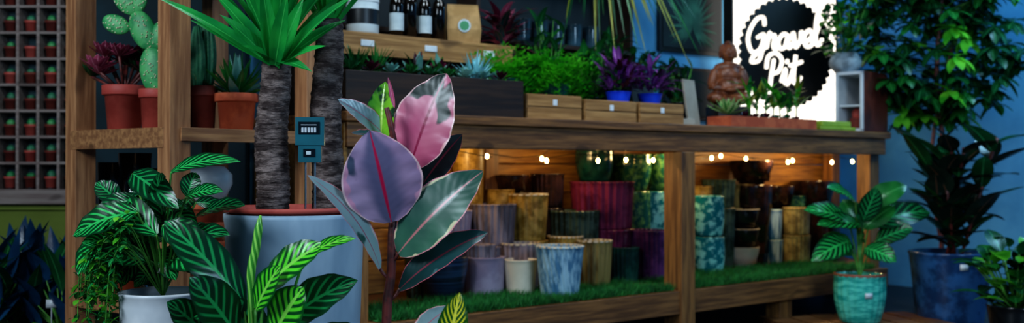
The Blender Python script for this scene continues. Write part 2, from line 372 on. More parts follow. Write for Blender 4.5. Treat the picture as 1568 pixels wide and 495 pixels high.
for s in (-.46, .5, 1.48): box(mb, s, s+.02, .56, .715, 1.02, 1.73, W_dark)
mb.build('dark_bookcase', (CX, CY, 0), CA, 0, False)
mb = MB()
box(mb, -.44, .55, .34, .53, 1.32, 1.335, W_light); box(mb, -.44, .55, .34, .355, 1.245, 1.32, W_light)
box(mb, -.44, -.42, .34, .53, 1.0, 1.32, W_dark); box(mb, .53, .55, .34, .53, 1.0, 1.32, W_dark); box(mb, -.42, .53, .51, .53, 1.0, 1.32, W_dark)
for s in (-.2, .1, .4): box(mb, s-.03, s+.03, .336, .34, 1.28, 1.305, white)
mb.build('wooden_riser_shelf', (CX, CY, 0), CA, .003, False)
btl = glaze('dark_bottle_glass', '0a0807', '1a100a', 6, .08); lab = glaze('paper_label', 'b0bcc0', 'd0d8da', 5, .6); kraft = glaze('kraft_paper', 'a07a48', 'b8905c', 10, .7)
def bottle(u, t, h, r, label=True):
    s = s_of(u, t); c = sh(s, t, 1.335); mb = MB()
    lathe(mb, [(0, 0), (r, 0), (r, h*.55), (r*.85, h*.65), (r*.35, h*.75), (r*.33, h*.95), (r*.4, h*.95), (r*.4, h), (0, h)], c, btl, 24)
    if label: lathe(mb, [(r*1.015, h*.12), (r*1.015, h*.42)], c, lab, 24)
    mb.build('glass_bottle')
for u, h, l in ((607, .24, True), (628, .26, False), (650, .24, True), (672, .25, False)): bottle(u, .42, h, .03, l)
mb = MB(); c = sh(s_of(555, .43), .43, 1.335); lathe(mb, [(0, 0), (.06, 0), (.065, .01), (.065, .13), (.06, .135), (.0, .135)], c, lab); lathe(mb, [(.067, .13), (.067, .16), (0, .162)], c, white)
lathe(mb, [(.0655, .04), (.0655, .1)], c, blk); mb.build('candle_jar')
gl = glaze('green_label', '3f8a5a', '4f9a68', 5, .5)
def bag(u, name='paper_bag'):
    c = sh(s_of(u, .42), .42, 1.335); mb = MB(); M = Matrix.Rotation(.25, 3, 'Z')
    vs = []
    for z, w, d in ((0, .07, .035), (.06, .075, .04), (.12, .07, .028), (.16, .068, .008), (.17, .068, .008)):
        for x, y in ((-1, -1), (1, -1), (1, 1), (-1, 1)): vs.append(c+M @ Vector((x*w, y*d, z)))
    mb.add(vs, [(j*4+i, j*4+(i+1) % 4, j*4+4+(i+1) % 4, j*4+4+i) for j in range(4) for i in range(4)]+[(3, 2, 1, 0), (16, 17, 18, 19)], kraft)
    vv = [c+M @ Vector((.028*math.cos(a*pi/10), -.0425, .075+.028*math.sin(a*pi/10))) for a in range(20)]; mb.add(vv, [tuple(range(20))], lab)
    vv = [c+M @ Vector((.02*math.cos(a*pi/10), -.0435, .075+.02*math.sin(a*pi/10))) for a in range(20)]; mb.add(vv, [tuple(range(20))], gl)
    mb.build(name, smooth=False)
bag(708)
glassm = glaze('dark_jar_glass', '1b2a33', '34505e', 4, .08)
for u in (800, 826, 852, 878, 905):
    mb = MB(); c = sh(s_of(u, .62), .62, 1.4); pot(mb, c, .045, .04, .11, glassm); mb.build('glass_jar')
for u in (560, 600, 640, 690, 740, 790, 850, 905, 950):
    mb = MB(); c = sh(s_of(u, .62), .62, 1.02); pot(mb, c, .05, .04, U(.12, .2), G[R.choice(['dgreen', 'navy', 'brown', 'blk'])]); mb.build('small_dark_pot')
# leaf materials
L_fern = leafm('leaf_fern', '2cac24', '78e43c', trans=.4); L_dk = leafm('leaf_dark_green', '0a3c20', '185c32', rib='3a8a50')
L_succ = leafm('leaf_succulent_blue', '4f9088', '8ac0b0', margin='a06a80', trans=.1); L_pale = leafm('leaf_airplant', '7fc4d0', 'a8e0e4', trans=.1)
L_pur = leafm('leaf_purple', '6a2488', 'b060b8', stripes=0, rib='d090d0', margin='2a1040'); L_burg = leafm('leaf_burgundy', '340c1c', '581430', trans=.1)
L_yuc = leafm('leaf_yucca', '128a40', '35bc54', rib='50d068', ribw=.04, trans=.3)
L_cal = leafm('leaf_calathea', '064424', '34c864', 8, .9, .4, rib='40c868', ribw=.05, margin='063a1c')
L_calf = leafm('leaf_calathea_bright', '0a5424', '66e438', 7, .9, .0, rib='98ec60', ribw=.07, margin='0c5a22', soft=.5)
L_cald = leafm('leaf_calathea_dark', '053a22', '239c56', 7, .9, .55, rib='30a860', ribw=.05, soft=.45)
L_pink = leafm('leaf_ruby_pink', 'c4587a', 'dc8498', rib='9a1c48', ribw=.02, blot='1c2e26', bs=2.2, bl=.55, edge='f0a8a8', edgew=1.05, trans=.15, margin='f4c4c0', vein=.05)
L_mauve = leafm('leaf_ruby_mauve', '9a7e9c', 'c0a0bc', rib='c41c4a', ribw=.02, edge='d898b0', edgew=.95, trans=.12, margin='eec4c4', vein=.05, cen='6e6684', blot='4e5468', bs=2.5, bl=.62)
L_gcream = leafm('leaf_ruby_green', '2c5648', '46765e', rib='c87a7a', ribw=.02, blot='7ea08c', bs=2.5, bl=.6, edge='ded4a8', edgew=.92, trans=.12, margin='e49098', vein=.05)
L_grey = leafm('leaf_ruby_grey', '7c9498', '9cb2b0', rib='a86a7a', ribw=.03, blot='2f5a50', bs=2.5, bl=.56, edge='d4c0b8', edgew=.9, trans=.12, margin='e07a8c', vein=.05)
L_rdark = leafm('leaf_ruby_dark', '10302e', '22484a', rib='8a3a4a', ribw=.03, blot='54787a', bs=2.5, bl=.6, trans=.08, margin='e0707e', vein=.05)
L_lime = leafm('leaf_lime', '1f7a22', '98dc38', rib='d0f070', ribw=.04, blot='0c401e', bs=3, bl=.56, trans=.3)
L_croton = leafm('leaf_croton', '1a5a18', 'e8dc30', 9, 1.0, .3, rib='f0e850', ribw=.08)
L_sch = leafm('leaf_schefflera', '0d5222', '257a34', rib='409048', ribw=.05, trans=.15); L_sch2 = leafm('leaf_schefflera_bright', '3aa02a', '7cd440', trans=.3)
L_fic = leafm('leaf_rubber_dark', '10221c', '22342a', rib='6a4a3a', ribw=.05, rough=.2, trans=.08); L_blue = leafm('leaf_bluish', '10304e', '1c5078', trans=.1)
L_yel = leafm('leaf_olive', '6f7a22', 'a8a83a', trans=.2)
cact = glaze('cactus_green', '2a8a50', '58b068', 20, .5); cact2 = glaze('cactus_teal', '1f6a4c', '449068', 20, .5)
spine = glaze('cactus_spine', 'd8cfa8', 'e8e0c0', 5, .6)
# succulents in dark crate
mb = MB()
for i in range(18):
    s = -.42+i*.043; t = .09+.1*(i % 2); c = sh(s, t, 1.145+.012)
    rosette(mb, c, U(.05, .08), 16, R.choice([L_succ, L_dk, L_sch, L_succ, L_burg]))
for u in (545, 575):
    c = sh(s_of(u, .14), .14, 1.14)
    for k in range(26): leaf(mb, c, U(0, 6.3), U(.5, 1.4), U(.1, .15), .016, U(-.2, .3), L_sch, 'strap', .3, 4)
c = sh(s_of(728, .13), .13, 1.14)
for k in range(30): leaf(mb, c, k*2.4, U(.3, 1.45), U(.1, .15), .016, U(-.3, .2), L_pale, 'strap', .4, 5)
for u in (640, 672):
    c = sh(s_of(u, .2), .2, 1.14)
    for k in range(24): leaf(mb, c, k*2.4, U(.5, 1.45), U(.08, .13), .03, U(-.3, .4), R.choice([L_burg, L_succ, L_sch]), 'fat', .4, 4)
mb.build('succulent_arrangement')
def fern(u, t, z, n, Lr, pr=.07):
    mb = MB(); c = sh(s_of(u, t), t, 1.0); pot(mb, c, pr, pr*.8, z-1.0, G['dgreen'], soil=soil)
    for k in range(n):
        a = U(0, 2*pi); e = U(.1, 1.5); L = U(*Lr)
        b = Vector((c.x+U(-.04, .04), c.y+U(-.04, .04), z-.01))
        p = b; pts = [b]; dl = dC*math.cos(a)+nC*math.sin(a)*.45
        for i in range(7):
            an = e-i*.26; p = p+(dl*math.cos(an)+Vector((0, 0, math.sin(an))))*L/7; pts.append(p)
        for i in range(1, 8):
            for sgn in (-1, 0, 1):
                leaf(mb, pts[i], math.atan2(dl.y, dl.x)+sgn*U(.6, 1.2), U(-.2, .7), U(.022, .038), .011, 0, L_fern, 'lance', .1, 2, 1)
    mb.build('asparagus_fern')
fern(772, .35, 1.19, 230, (.12, .28)); fern(850, .34, 1.18, 260, (.16, .3))
bluep = glaze('blue_plastic', '1034c8', '2450e0', 4, .3)
for u, m in ((947, L_pur), (995, L_pur)):
    mb = MB(); c = sh(s_of(u, .15), .15, 1.075); pot(mb, c, .057, .042, .07, bluep, soil=soil)
    for k in range(110):
        a = U(0, 6.3); r = U(.0, .09); b = c+Vector((math.cos(a)*r, math.sin(a)*r*.7, .06+U(0, .13)*(1-r*6)+.02))
        leaf(mb, b, a+U(-.4, .4), U(.1, 1.3), U(.07, .12), .027, U(.3, 1.2), R.choice([m, m, L_pur, L_burg, L_sch]), 'lance', .3, 5)
    mb.build('potted_tradescantia')
for u, n, m, hh in ((900, 60, L_sch, .2), (935, 60, L_dk, .3), (1040, 60, L_dk, .2), (840, 50, L_dk, .36), (985, 60, L_dk, .24)):
    mb = MB(); t = .45; c = sh(s_of(u, t), t, 1.0)
    pot(mb, c, .06, .045, .14, G['blk'], soil=soil)
    for k in range(n):
        b = c+Vector((U(-.07, .07), U(-.04, .04), .13+U(0, hh)))
        tube(mb, [c+Vector((0, 0, .12)), b], .002, stemG, 4)
        leaf(mb, b, U(0, 6.3), U(.1, 1.3), U(.08, .13), .036, U(.3, 1.4), m if R.random() < .8 else L_sch, 'lance', .2, 5)
    mb.build('potted_foliage_plant')
mb = MB(); c = sh(s_of(768, .46), .46, 1.0); pot(mb, c, .055, .05, .33, G['blk'], soil=soil)
L_cord = leafm('leaf_cordyline', '6a1830', 'c45878', margin='e08aa0', rib='e89ab0', trans=.2)
for k in range(60): leaf(mb, c+Vector((0, 0, .31+U(0, .14))), U(0, 6.3), U(.3, 1.4), U(.12, .22), .036, U(.5, 1.6), R.choice([L_cord, L_cord, L_burg, L_rdark]), 'lance', .2, 6)
mb.build('potted_cordyline')
mb = MB(); c = sh(1.3, .635, 1.75); pot(mb, c, .07, .06, .12, G['olive'], soil=soil)
for k in range(40):
    q = U(-.45, .6); dwn = U(.02, .55); e = sh(1.3+q, .50-U(.0, .18), 1.86-dwn)
    a0 = c+Vector((0, 0, .11)); mid = (a0+e)/2+Vector((0, 0, .1+.25*dwn)); pts = curve([a0, mid, e], 7)
    leafp(mb, pts, Vector((-.2, -.6, .8)), U(.02, .03), R.choice([L_yel, L_dk, L_dk, L_sch]), 'strap', .3, 1)
mb.build('potted_spider_plant')
# buddha statue
mb = MB(); c = sh(s_of(1115, .3), .3, 1.0); stn = glaze('brown_carved_stone', '5a2c18', '8a4e2e', 20, .4, bump=.3)
Mb = MB(); rbox(Mb, c, .19, .14, .12, .3, W_dark); Mb.build('statue_plinth', bevel=.004)
bz = c.z+.12; K = 1.12
E = lambda x, y, z, rx, ry, rz_, rot=None: ell(mb, (c.x+x*K, c.y+y*K, bz+z*K), (rx*K, ry*K, rz_*K), stn, rot, 20, 14)
E(0, 0, .035, .085, .065, .035); E(-.055, -.02, .04, .05, .04, .032); E(.055, -.02, .04, .05, .04, .032); E(0, -.055, .025, .06, .025, .02)
E(0, 0, .09, .064, .054, .055); E(0, .005, .15, .06, .044, .05); E(0, .008, .185, .064, .034, .025)
E(-.072, -.005, .13, .023, .024, .055, Matrix.Rotation(.25, 3, 'Y')); E(.072, -.005, .13, .023, .024, .055, Matrix.Rotation(-.25, 3, 'Y'))
E(-.05, -.035, .085, .035, .018, .018); E(.05, -.035, .085, .035, .018, .018); E(0, -.055, .075, .03, .02, .013)
E(0, .002, .21, .02, .02, .03); E(0, -.003, .25, .037, .038, .042); E(0, .003, .285, .02, .02, .022); E(-.038, 0, .245, .006, .01, .022); E(.038, 0, .245, .006, .01, .022)
E(0, -.041, .247, .006, .007, .012); E(-.013, -.036, .258, .008, .005, .004); E(.013, -.036, .258, .008, .005, .004); E(0, -.038, .231, .011, .005, .004)
for i in range(26):
    a = i*2.4; h = i/26; E(.034*math.cos(a)*math.cos(h*1.3), .006+.033*math.sin(a)*math.cos(h*1.3) if math.sin(a) > -.3 else .0, .268+.025*math.sin(h*1.3), .008, .008, .008)
o = mb.build('seated_buddha_statue'); r_ = o.modifiers.new('fuse', 'REMESH'); r_.mode = 'VOXEL'; r_.voxel_size = .0035; r_.use_smooth_shade = True
mb = MB(); crm = glaze('cream_card', 'a09484', 'b4a898', 3, .6); rbox(mb, sh(1.42, .08, 1.002), .11, .012, .22, .9, crm, -.15); rbox(mb, sh(1.36, .1, 1.002), .09, .08, .03, CA, crm); mb.build('leaning_price_card', bevel=.002, smooth=False)
mb = MB(); rbox(mb, sh(1.33, .3, 1.0), .14, .012, .2, .55, blk, -.2); rbox(mb, sh(1.33, .32, 1.0), .06, .06, .1, .55, blk); mb.build('tablet_computer', bevel=.003, smooth=False)
mb = MB()
rosette(mb, sh(1.63, .05, 1.06), .14, 20, leafm('leaf_agave_cream', '9ac070', 'd8e0a0', rib='3f8a40', ribw=.3), 'lance', .3, 1.3)
for i in range(12): rosette(mb, sh(1.73+i*.042, .03+.05*(i % 2), 1.045), U(.035, .06), 12, R.choice([L_dk, L_burg, L_succ]))
for i in range(7):
    b = sh(1.84+i*.065, .09, 1.035); hh = U(.1, .2); tube(mb, [b, b+Vector((U(-.02, .02), 0, hh))], .004, stemG, 5)
    for k in range(11): leaf(mb, b+Vector((0, 0, U(.05, hh))), U(0, 6.3), U(.2, 1.4), U(.06, .13), .028, U(0, 1), R.choice([L_yel, L_sch2, L_sch2, L_sch]), 'lance', .2, 4)
mb.build('tray_succulents')
# ------------------------------------------------------------------ illuminated sign
mb = MB(); sgc = Vector((1.603, 6.0, 0)); lit = emis('sign_light_panel', 'fff6e8', 1.7); sgb = glaze('sign_black', '04090e', '080e14', 3, .4); neon = emis('sign_lettering', 'fff6e8', 1.5)
W2 = .36; box(mb, -W2, W2, .0, .08, 1.07, 1.95, lit)
for x in (-W2, W2): box(mb, x-.006, x+.006, -.004, .085, 1.065, 1.955, blk)
for x in (-.25, .25): box(mb, x-.03, x+.03, .0, .08, 1.0, 1.07, W_dark)
zc = 1.475; rr = .325; n = 40*6; disc = []
for i in range(n):
    a = 2*pi*i/n; q = abs(math.sin(20*a)); disc.append((rr*(1+.06*(q-1))*math.cos(a), rr*(1+.06*(q-1))*math.sin(a)))
vs = [(x, -.004, zc+z) for x, z in disc]+[(x, -.016, zc+z) for x, z in disc]
mb.add(vs, [tuple(range(n)), tuple(range(n, 2*n))[::-1]]+[(i, (i+1) % n, n+(i+1) % n, n+i) for i in range(n)], sgb)
LT = {'G': ([(1.25, 1.75), (1.15, 2.2), (.65, 2.15), (.15, 1.5), (.0, .8), (.3, .05), (.85, .1), (1.15, .6), (1.2, 1.1), (.75, .95)], [(1.18, .95), (1.1, .1), (.85, -.55), (.3, -.6), (.45, -.25), (1.2, .15)]),
 'r': ([(.0, .25), (.2, 1.15), (.32, .92), (.62, .95), (.52, .3), (.68, .05), (.9, .3)],),
 'a': ([(.85, .8), (.5, 1.0), (.1, .6), (.2, .08), (.6, .15), (.85, .9), (.82, .2), (1.0, .05), (1.15, .3)],),
 'v': ([(.0, .65), (.18, 1.0), (.28, .5), (.4, .03), (.75, .5), (.8, 1.0), (1., .85)],),
 'e': ([(-.05, .38), (.35, .36), (.74, .7), (.5, 1.08), (.1, .7), (.22, .08), (.6, .0), (.9, .35)],),
 'l': ([(-.05, .35), (.4, 1.3), (.5, 2.0), (.3, 2.1), (.15, 1.2), (.2, .15), (.45, .05), (.65, .35)],),
 'P': ([(.62, 1.7), (.42, .6), (.3, -.35)], [(.05, 1.3), (.2, 2.0), (.8, 2.15), (1.25, 1.65), (1.0, .95), (.5, .85)]),
 'i': ([(-.1, .3), (.2, 1.05), (.15, .25), (.35, .03), (.6, .35)], [(.3, 1.5), (.33, 1.56)]),
 't': ([(-.1, .35), (.25, 1.2), (.35, 1.9), (.22, .8), (.22, .15), (.45, .03), (.75, .35)], [(-.08, 1.25), (.3, 1.28), (.8, 1.4)])}
def write(word, x0, z0, sc, adv, rot):
    x = 0
    for ch, ad in zip(word, adv):
        for st in LT[ch]:
            pts = []
            for px, pz in st:
                X = (x+px+.15*pz)*sc; Z = pz*sc; pts.append((x0+X*math.cos(rot)-Z*math.sin(rot), 0, z0+X*math.sin(rot)+Z*math.cos(rot)))
            pts = [(p.x, p.z) for p in curve(pts, 6)]
            ribbon(mb, pts, .0115, -.024, -.016, neon)
        x += ad
write('Gravel', -.268, 1.465, .088, (1.45, .82, 1.08, .95, .87, .6), .13)
write('Pit', -.15, 1.27, .088, (1.35, .65, .8), .13)
mb.build('illuminated_shop_sign', sgc, math.radians(20), 0, False)
# poster + dark picture on wall
mb = MB(); pst = glaze('poster_dark', '081418', '102428', 3, .5); sp0 = s_of(1009, .8); sp1 = s_of(1105, .8)
box(mb, sp0, sp1, .795, .818, 1.46, 2.15, blk); box(mb, sp0+.025, sp1-.025, .79, .795, 1.485, 2.125, pst)
L_post = leafm('poster_leaf_print', '1f4a3c', '38705a', trans=0, rough=.6)
pc = ((sp0+sp1)/2, .788, 1.62)
for k in range(26):
    a = -1.2+k*.22; e = (pc[0]+.24*math.cos(a)*.9, .787, min(2.11, max(1.5, pc[2]+.3*math.sin(a)))); 
    leaf2(mb, pc, e, .022, (0, -1, 0), 0, L_post, 'lance', 0, 6, 1, 0)
mb.build('framed_leaf_poster', (CX, CY, 0), CA, 0, False)
mb = MB(); box(mb, sp0+.02, sp1+.03, .795, .818, 1.08, 1.38, W_dark); box(mb, sp0+.04, sp1+.01, .79, .795, 1.1, 1.36, pst); mb.build('framed_picture', (CX, CY, 0), CA, 0, False)
# shadow box, grey pot with trailing plant
mb = MB(); redb = glaze('red_brown_panel', '4a1c14', '6c2c1c', 5, .5)
w, d, h, th = .16, .3, .33, .018
box(mb, -w/2, w/2, d-th, d, 0, h, blk)
for a in ((-w/2, -w/2+th, 0, d, 0, h), (-w/2, w/2, 0, d, 0, th), (-w/2, w/2, 0, d, h-th, h)): box(mb, *a, white)
box(mb, w/2-th, w/2, 0, d, 0, h, white); box(mb, w/2, w/2+.006, 0.01, d, 0, h, redb); box(mb, -w/2+th, w/2-th, .02, d-th, h*.42, h*.42+.01, white)
lathe(mb, [(0, 0), (.03, 0), (.04, .06), (.0, .06)], (0, .1, th), terraD, 16); ell(mb, (0, .1, .1), (.028, .028, .035), terra2)
pb = sv(1300, 0, 5.6); mb.build('shadow_box_display', (pb.x, pb.y, 1.0), math.radians(-44), .002, False)
mb = MB(); c = Vector((pb.x+.02, pb.y+.12, 1.33)); gs = glaze('grey_stone_pot', '6d7880', '98a4ac', 12, .7)
lathe(mb, [(0, 0), (.05, 0), (.085, .04), (.088, .07), (.07, .11), (.06, .115), (.055, .1), (0, .09)], c, gs)
for k in range(170):
    a = U(0, 6.3); b = c+Vector((math.cos(a)*U(.02, .14), math.sin(a)*U(.02, .14), U(.1, .4))); leaf(mb, b, U(0, 6.3), U(-.3, 1.2), U(.05, .09), .036, U(.4, 1.2), R.choice([L_sch, L_dk, L_sch, L_sch2]), 'oval', .2, 4)
    if k % 5 == 0: tube(mb, [c+Vector((0, 0, .09)), b], .002, stemG, 4)
mb.build('potted_trailing_plant')
# fairy lights
mb = MB(); fl = emis('fairy_bulb', 'ffd27a', 40); wire = glaze('wire', '1a1a14', '1a1a14', 4, .5)
for s0, s1 in ((-.3, 1.18), (1.3, 3.0)):
    pts = [(s0+(s1-s0)*i/24, .2+.1*math.sin(i*1.3), .875-.03*abs(math.sin(i*.9))) for i in range(25)]; tube(mb, [(s0, .1, .96)]+pts+[(s1, .2, .96)], .0015, wire, 4)
    for i in range(1, 25, 3): ell(mb, (pts[i][0], pts[i][1], pts[i][2]-.012), (.008, .008, .011), fl, seg=8, rings=6)
mb.build('fairy_lights', (CX, CY, 0), CA)
# ------------------------------------------------------------------ left rack
RA = Vector((-.99, 3.0, 0)); rang = math.atan2(.8, .6)
mb = MB()
for x, y in ((0, 0), (.52, 0), (0, .5), (.52, .5)): box(mb, x-.035, x+.035, y-.03, y+.03, 0, 2.2, W_rack)
for z in (.42, .92, 1.5, 2.1):
    for k in range(4): box(mb, -.03, .55, -.028+k*.14, -.028+k*.14+.132, z-.025, z, W_shelf)
    box(mb, -.037, -.033, 0, .5, z-.06, z, W_shelf); box(mb, 0, .52, -.036, -.03, z-.04, z, W_shelf)
for k in range(12): box(mb, .545+.01, .557, -.006, .006, 1.0+k*.06, 1.012+k*.06, blk)
mb.build('wooden_plant_rack', RA, rang, .003, False)
def rack(u, Y, z=.92): return Vector(((u-784)/1568*Y, Y, z))
mb = MB(); c = rack(190, 3.28); pot(mb, c, .068, .05, .145, terra2, style='terra', soil=soil)
for k in range(14):
    b = c+Vector((U(-.11, .09), U(-.06, .06), .17+U(0, .09))); tube(mb, [c+Vector((0, 0, .12)), b], .005, stemR, 5); rosette(mb, b, U(.06, .085), 20, R.choice([L_burg, L_burg, L_cord, L_dk]), 'fat', .42)
mb.build('potted_dark_aeonium')
mb = MB(); c = rack(238, 3.17); pot(mb, c, .05, .04, .125, terra2, style='terra', soil=soil)
def pad(p, L, w, ang, yaw=0):
    M = Matrix.Rotation(yaw, 3, 'Z') @ Matrix.Rotation(ang, 3, 'Y'); ax = M @ Vector((0, 0, 1)); cc = p+ax*L/2
    ell(mb, cc, (w/2, w*.2, L/2), cact, M, 16, 10)
    for i in range(34):
        a = U(0, 2*pi); r = math.sqrt(U(0, 1)); q = cc+M @ Vector((r*w*.46*math.cos(a), -w*.2*math.sqrt(max(0, 1-r*r))-.001, r*L*.48*math.sin(a)))
        ell(mb, q, (.0024, .004, .0024), spine, None, 5, 3)
    return p+ax*L*.93
p = c+Vector((0, 0, .11)); p1 = pad(p, .15, .085, -.1); p2 = pad(p1, .13, .08, -.4); pad(p2, .1, .065, -.7); pad(p2, .09, .055, .2); p3 = pad(p1, .1, .065, .5); pad(p3, .07, .05, .1); pad(p+Vector((.0, 0, .06)), .11, .065, .8); pad(p2+Vector((-.02, 0, -.05)), .09, .06, -1.2)
mb.build('potted_prickly_pear_cactus')
for u, Y, h, mt, r in ((268, 3.4, .14, terra, .06), (312, 3.36, .15, terraD, .045), (300, 3.55, .15, terraD, .05)):
    mb = MB(); c = rack(u, Y); pot(mb, c, r, r*.75, h, mt, style='terra', soil=soil)
    for q in range(4):
        b = c+Vector((U(-.035, .035), U(-.03, .03), h*.9)); H = U(.12, .26); lathe(mb, [(0, 0)]+[(.026*math.sin(.5+2.3*k/8), H*k/8) for k in range(9)]+[(0, H*1.01)], b, cact2, 48, (10, .14))
        for k in range(60):
            a = U(0, 6.3); zz = U(.02, H); leaf(mb, b+Vector((.022*math.cos(a), .022*math.sin(a), zz)), a, U(-.2, .8), .022, .0018, 0, spine, 'strap', 0, 1)
    mb.build('potted_cactus')
mb = MB(); c = rack(362, 3.36); pot(mb, c, .07, .053, .125, terra, style='terra', soil=soil)
for k in range(38): leaf(mb, c+Vector((0, 0, .11)), k*2.4, .25+1.2*k/38, U(.12, .17), .036, -.3, R.choice([L_succ, L_sch, L_sch]), 'strap', .5, 5)
mb.build('potted_agave')
# clear glass vases on the lower rack shelf
cg_ = NT('clear_glass'); cg_.b.inputs['Base Color'].default_value = (.85, .93, .97, 1); cg_.b.inputs['Roughness'].default_value = .04; cg_.b.inputs['Transmission Weight'].default_value = 1; cg_.b.inputs['IOR'].default_value = 1.3; cg_ = cg_.m
for u, Y, r, h in ((172, 3.42, .045, .4), (207, 3.36, .05, .43), (236, 3.3, .04, .38)):
    mb = MB(); c = rack(u, Y, .42); lathe(mb, [(0, 0), (r*.9, 0), (r, .01), (r*.9, h*.5), (r*1.05, h), (r*1.0, h), (r*.85, h*.5), (r*.9, .02), (0, .02)], c, cg_, 32); mb.build('clear_glass_vase')
mb = MB(); c = rack(318, 3.25, .42)
for k in range(4): pot(mb, c+Vector((0, 0, k*.06)), .055, .042, .09, terra, style='terra')
mb.build('stacked_terracotta_pots')
mb = MB(); c = c+Vector((0, 0, .2705))
lathe(mb, [(0, 0), (.03, 0), (.055, .02), (.073, .06), (.072, .09), (.05, .115), (.02, .12), (.018, .11), (0, .1)], c, white, 32, (2, .06)); mb.build('white_ceramic_vase')
mb = MB(); c = rack(190, 3.16, .42); pot(mb, c, .06, .045, .13, terra, style='terra', soil=soil)
for k in range(20): leaf(mb, c+Vector((0, 0, .12)), U(0, 6.3), U(.3, 1.4), .14, .03, 1, L_dk, 'lance', .2, 5)
mb.build('potted_foliage_plant')
# ------------------------------------------------------------------ wall grid with mini pots
gw = wood('grid_wood', '84706a', 'a89890', 0); gx0, gx1, gz0, gz1 = -2.95, -2.07, .7, 1.95
mb = MB(); nx, nz = 9, 10
box(mb, gx0-.03, gx1+.03, 4.88, 4.995, gz0-.07, gz0, gw); box(mb, gx0-.03, gx1+.03, 4.88, 4.995, gz1, gz1+.04, gw); box(mb, gx0, gx1, 4.99, 4.998, gz0, gz1, glaze('grid_back_panel', '2a444c', '345058', 4, .8))
for i in range(nx+1): x = gx0+(gx1-gx0)*i/nx; box(mb, x-.007 if 0 < i < nx else x-.02, x+.007 if 0 < i < nx else x+.02, 4.89, 4.99, gz0, gz1, gw)
for j in range(1, nz): z = gz0+(gz1-gz0)*j/nz; box(mb, gx0, gx1, 4.892, 4.99, z-.006, z+.006, gw)
mb.build('cubby_display_shelf', smooth=False)
mb = MB()
for i in range(nx):
    for j in range(nz):
        x = gx0+(gx1-gx0)*(i+.5)/nx; z = gz0+(gz1-gz0)*j/nz+.0065; pot(mb, (x, 4.93, z), .032, .024, .055, R.choice([terra2, terraD, terraD]), style='terra')
        if R.random() < .9: ell(mb, (x, 4.93, z+.06), (.022, .022, U(.012, .026)), R.choice([cact, cact2, cact2]), None, 8, 5)
mb.build('miniature_potted_cacti')
for u, Y in ((20, 3.9), (75, 4.1), (40, 4.3), (-20, 3.7), (95, 3.8)):
    mb = MB(); c = sv(u, 0, Y); c.z = 0; pot(mb, c, .13, .1, .22, G['navy'], soil=soil)
    for k in range(46):
        b = c+Vector((U(-.1, .1), U(-.1, .1), .2+U(0, .22))); tube(mb, [c+Vector((0, 0, .2)), b], .003, stemG, 4)
        leaf(mb, b, U(0, 6.3), U(.5, 1.5), U(.14, .24), .06, U(0, .9), R.choice([L_blue, L_blue, L_dk]), 'lance', .2, 6)
    rbox(mb, c+Vector((.02, -.13, .3)), .035, .002, .03, .2, white)
    tube(mb, [c+Vector((.02, -.128, .19)), c+Vector((.02, -.128, .31))], .002, white, 4)
    mb.build('potted_dark_foliage_plant')
# ------------------------------------------------------------------ big zinc planter with yucca
pc = Vector(((452-784)/1568*2.75, 2.75, 0))
mb = MB(); ph = .68
lathe(mb, [(0, 0), (.155, 0), (.16, .01), (.183, ph-.03), (.186, ph-.012), (.186, ph), (.176, ph), (.174, ph-.05), (0, ph-.06)], pc, zinc, 64)
lathe(mb, [(.17, ph-.04), (.172, ph+.004), (.186, ph+.006), (.188, ph+.014), (.184, ph+.018), (.165, ph+.016), (.16, ph-.01), (.155, ph-.03)], pc, terra2, 64)
lathe(mb, [(0, ph-.012), (.163, ph-.018)], pc, soil, 32)
def trunk(b, t, r):
    n = 80; pts = []; rad = []; nxt = 0
    for i in range(n+1):
        k = i/n; p = b.lerp(t, k); pts.append(p+Vector((.004*math.sin(k*9), .003*math.cos(k*7), 0)))
        ring = 1.055 if i >= nxt else 1
        if i >= nxt: nxt = i+R.choice([3, 4, 5, 7])
        rad.append(r*(1+.06*math.sin(k*4)-.08*k)*ring*(1+U(-.015, .015)))
    tube(mb, pts, rad, bark, 28)
t1b, t1t = sv(415, 0, 2.7), sv(421, 82, 2.7); t1b.z = ph-.02
t2b, t2t = sv(500, 0, 2.8), sv(502, 30, 2.8); t2b.z = ph-.02
trunk(t1b, t1t, .042); trunk(t2b, t2t, .042)
def crown(c, n, Ls):
    for k in range(n):
        f = k/n; el = .9+.6*f+U(-.1, .1); a = k*2.4+U(-.3, .3)
        leaf(mb, c+Vector((.025*math.cos(a), .025*math.sin(a), f*.08)), a, el, U(*Ls), U(.038, .05), U(.2, .7)*(1-.4*f), L_yuc, 'strap', .5, 12, 2)
crown(t1t-Vector((0, 0, .01)), 26, (.38, .55)); crown(t2t-Vector((0, 0, .02)), 26, (.38, .55))
for (a, b, w) in (((412, 92), (336, 22), .045), ((410, 95), (236, -6), .04), ((425, 92), (478, 110), .035), ((432, 95), (530, 30), .045), ((425, 95), (465, -5), .05), ((418, 95), (400, -30), .05), ((415, 98), (318, -20), .05), ((432, 98), (548, -10), .045), ((418, 92), (370, 70), .035), ((428, 98), (500, 70), .04), ((421, 100), (440, -10), .05), ((414, 96), (290, 30), .035)):
    leaf2(mb, sv(a[0], a[1], 2.66), sv(b[0], b[1], 2.66-U(.03, .15)), w, (U(-.4, .4), -.8, .6), U(.03, .09), L_yuc, 'strap', .45, 12, 2, 0)
mb.build('potted_yucca_in_zinc_planter')
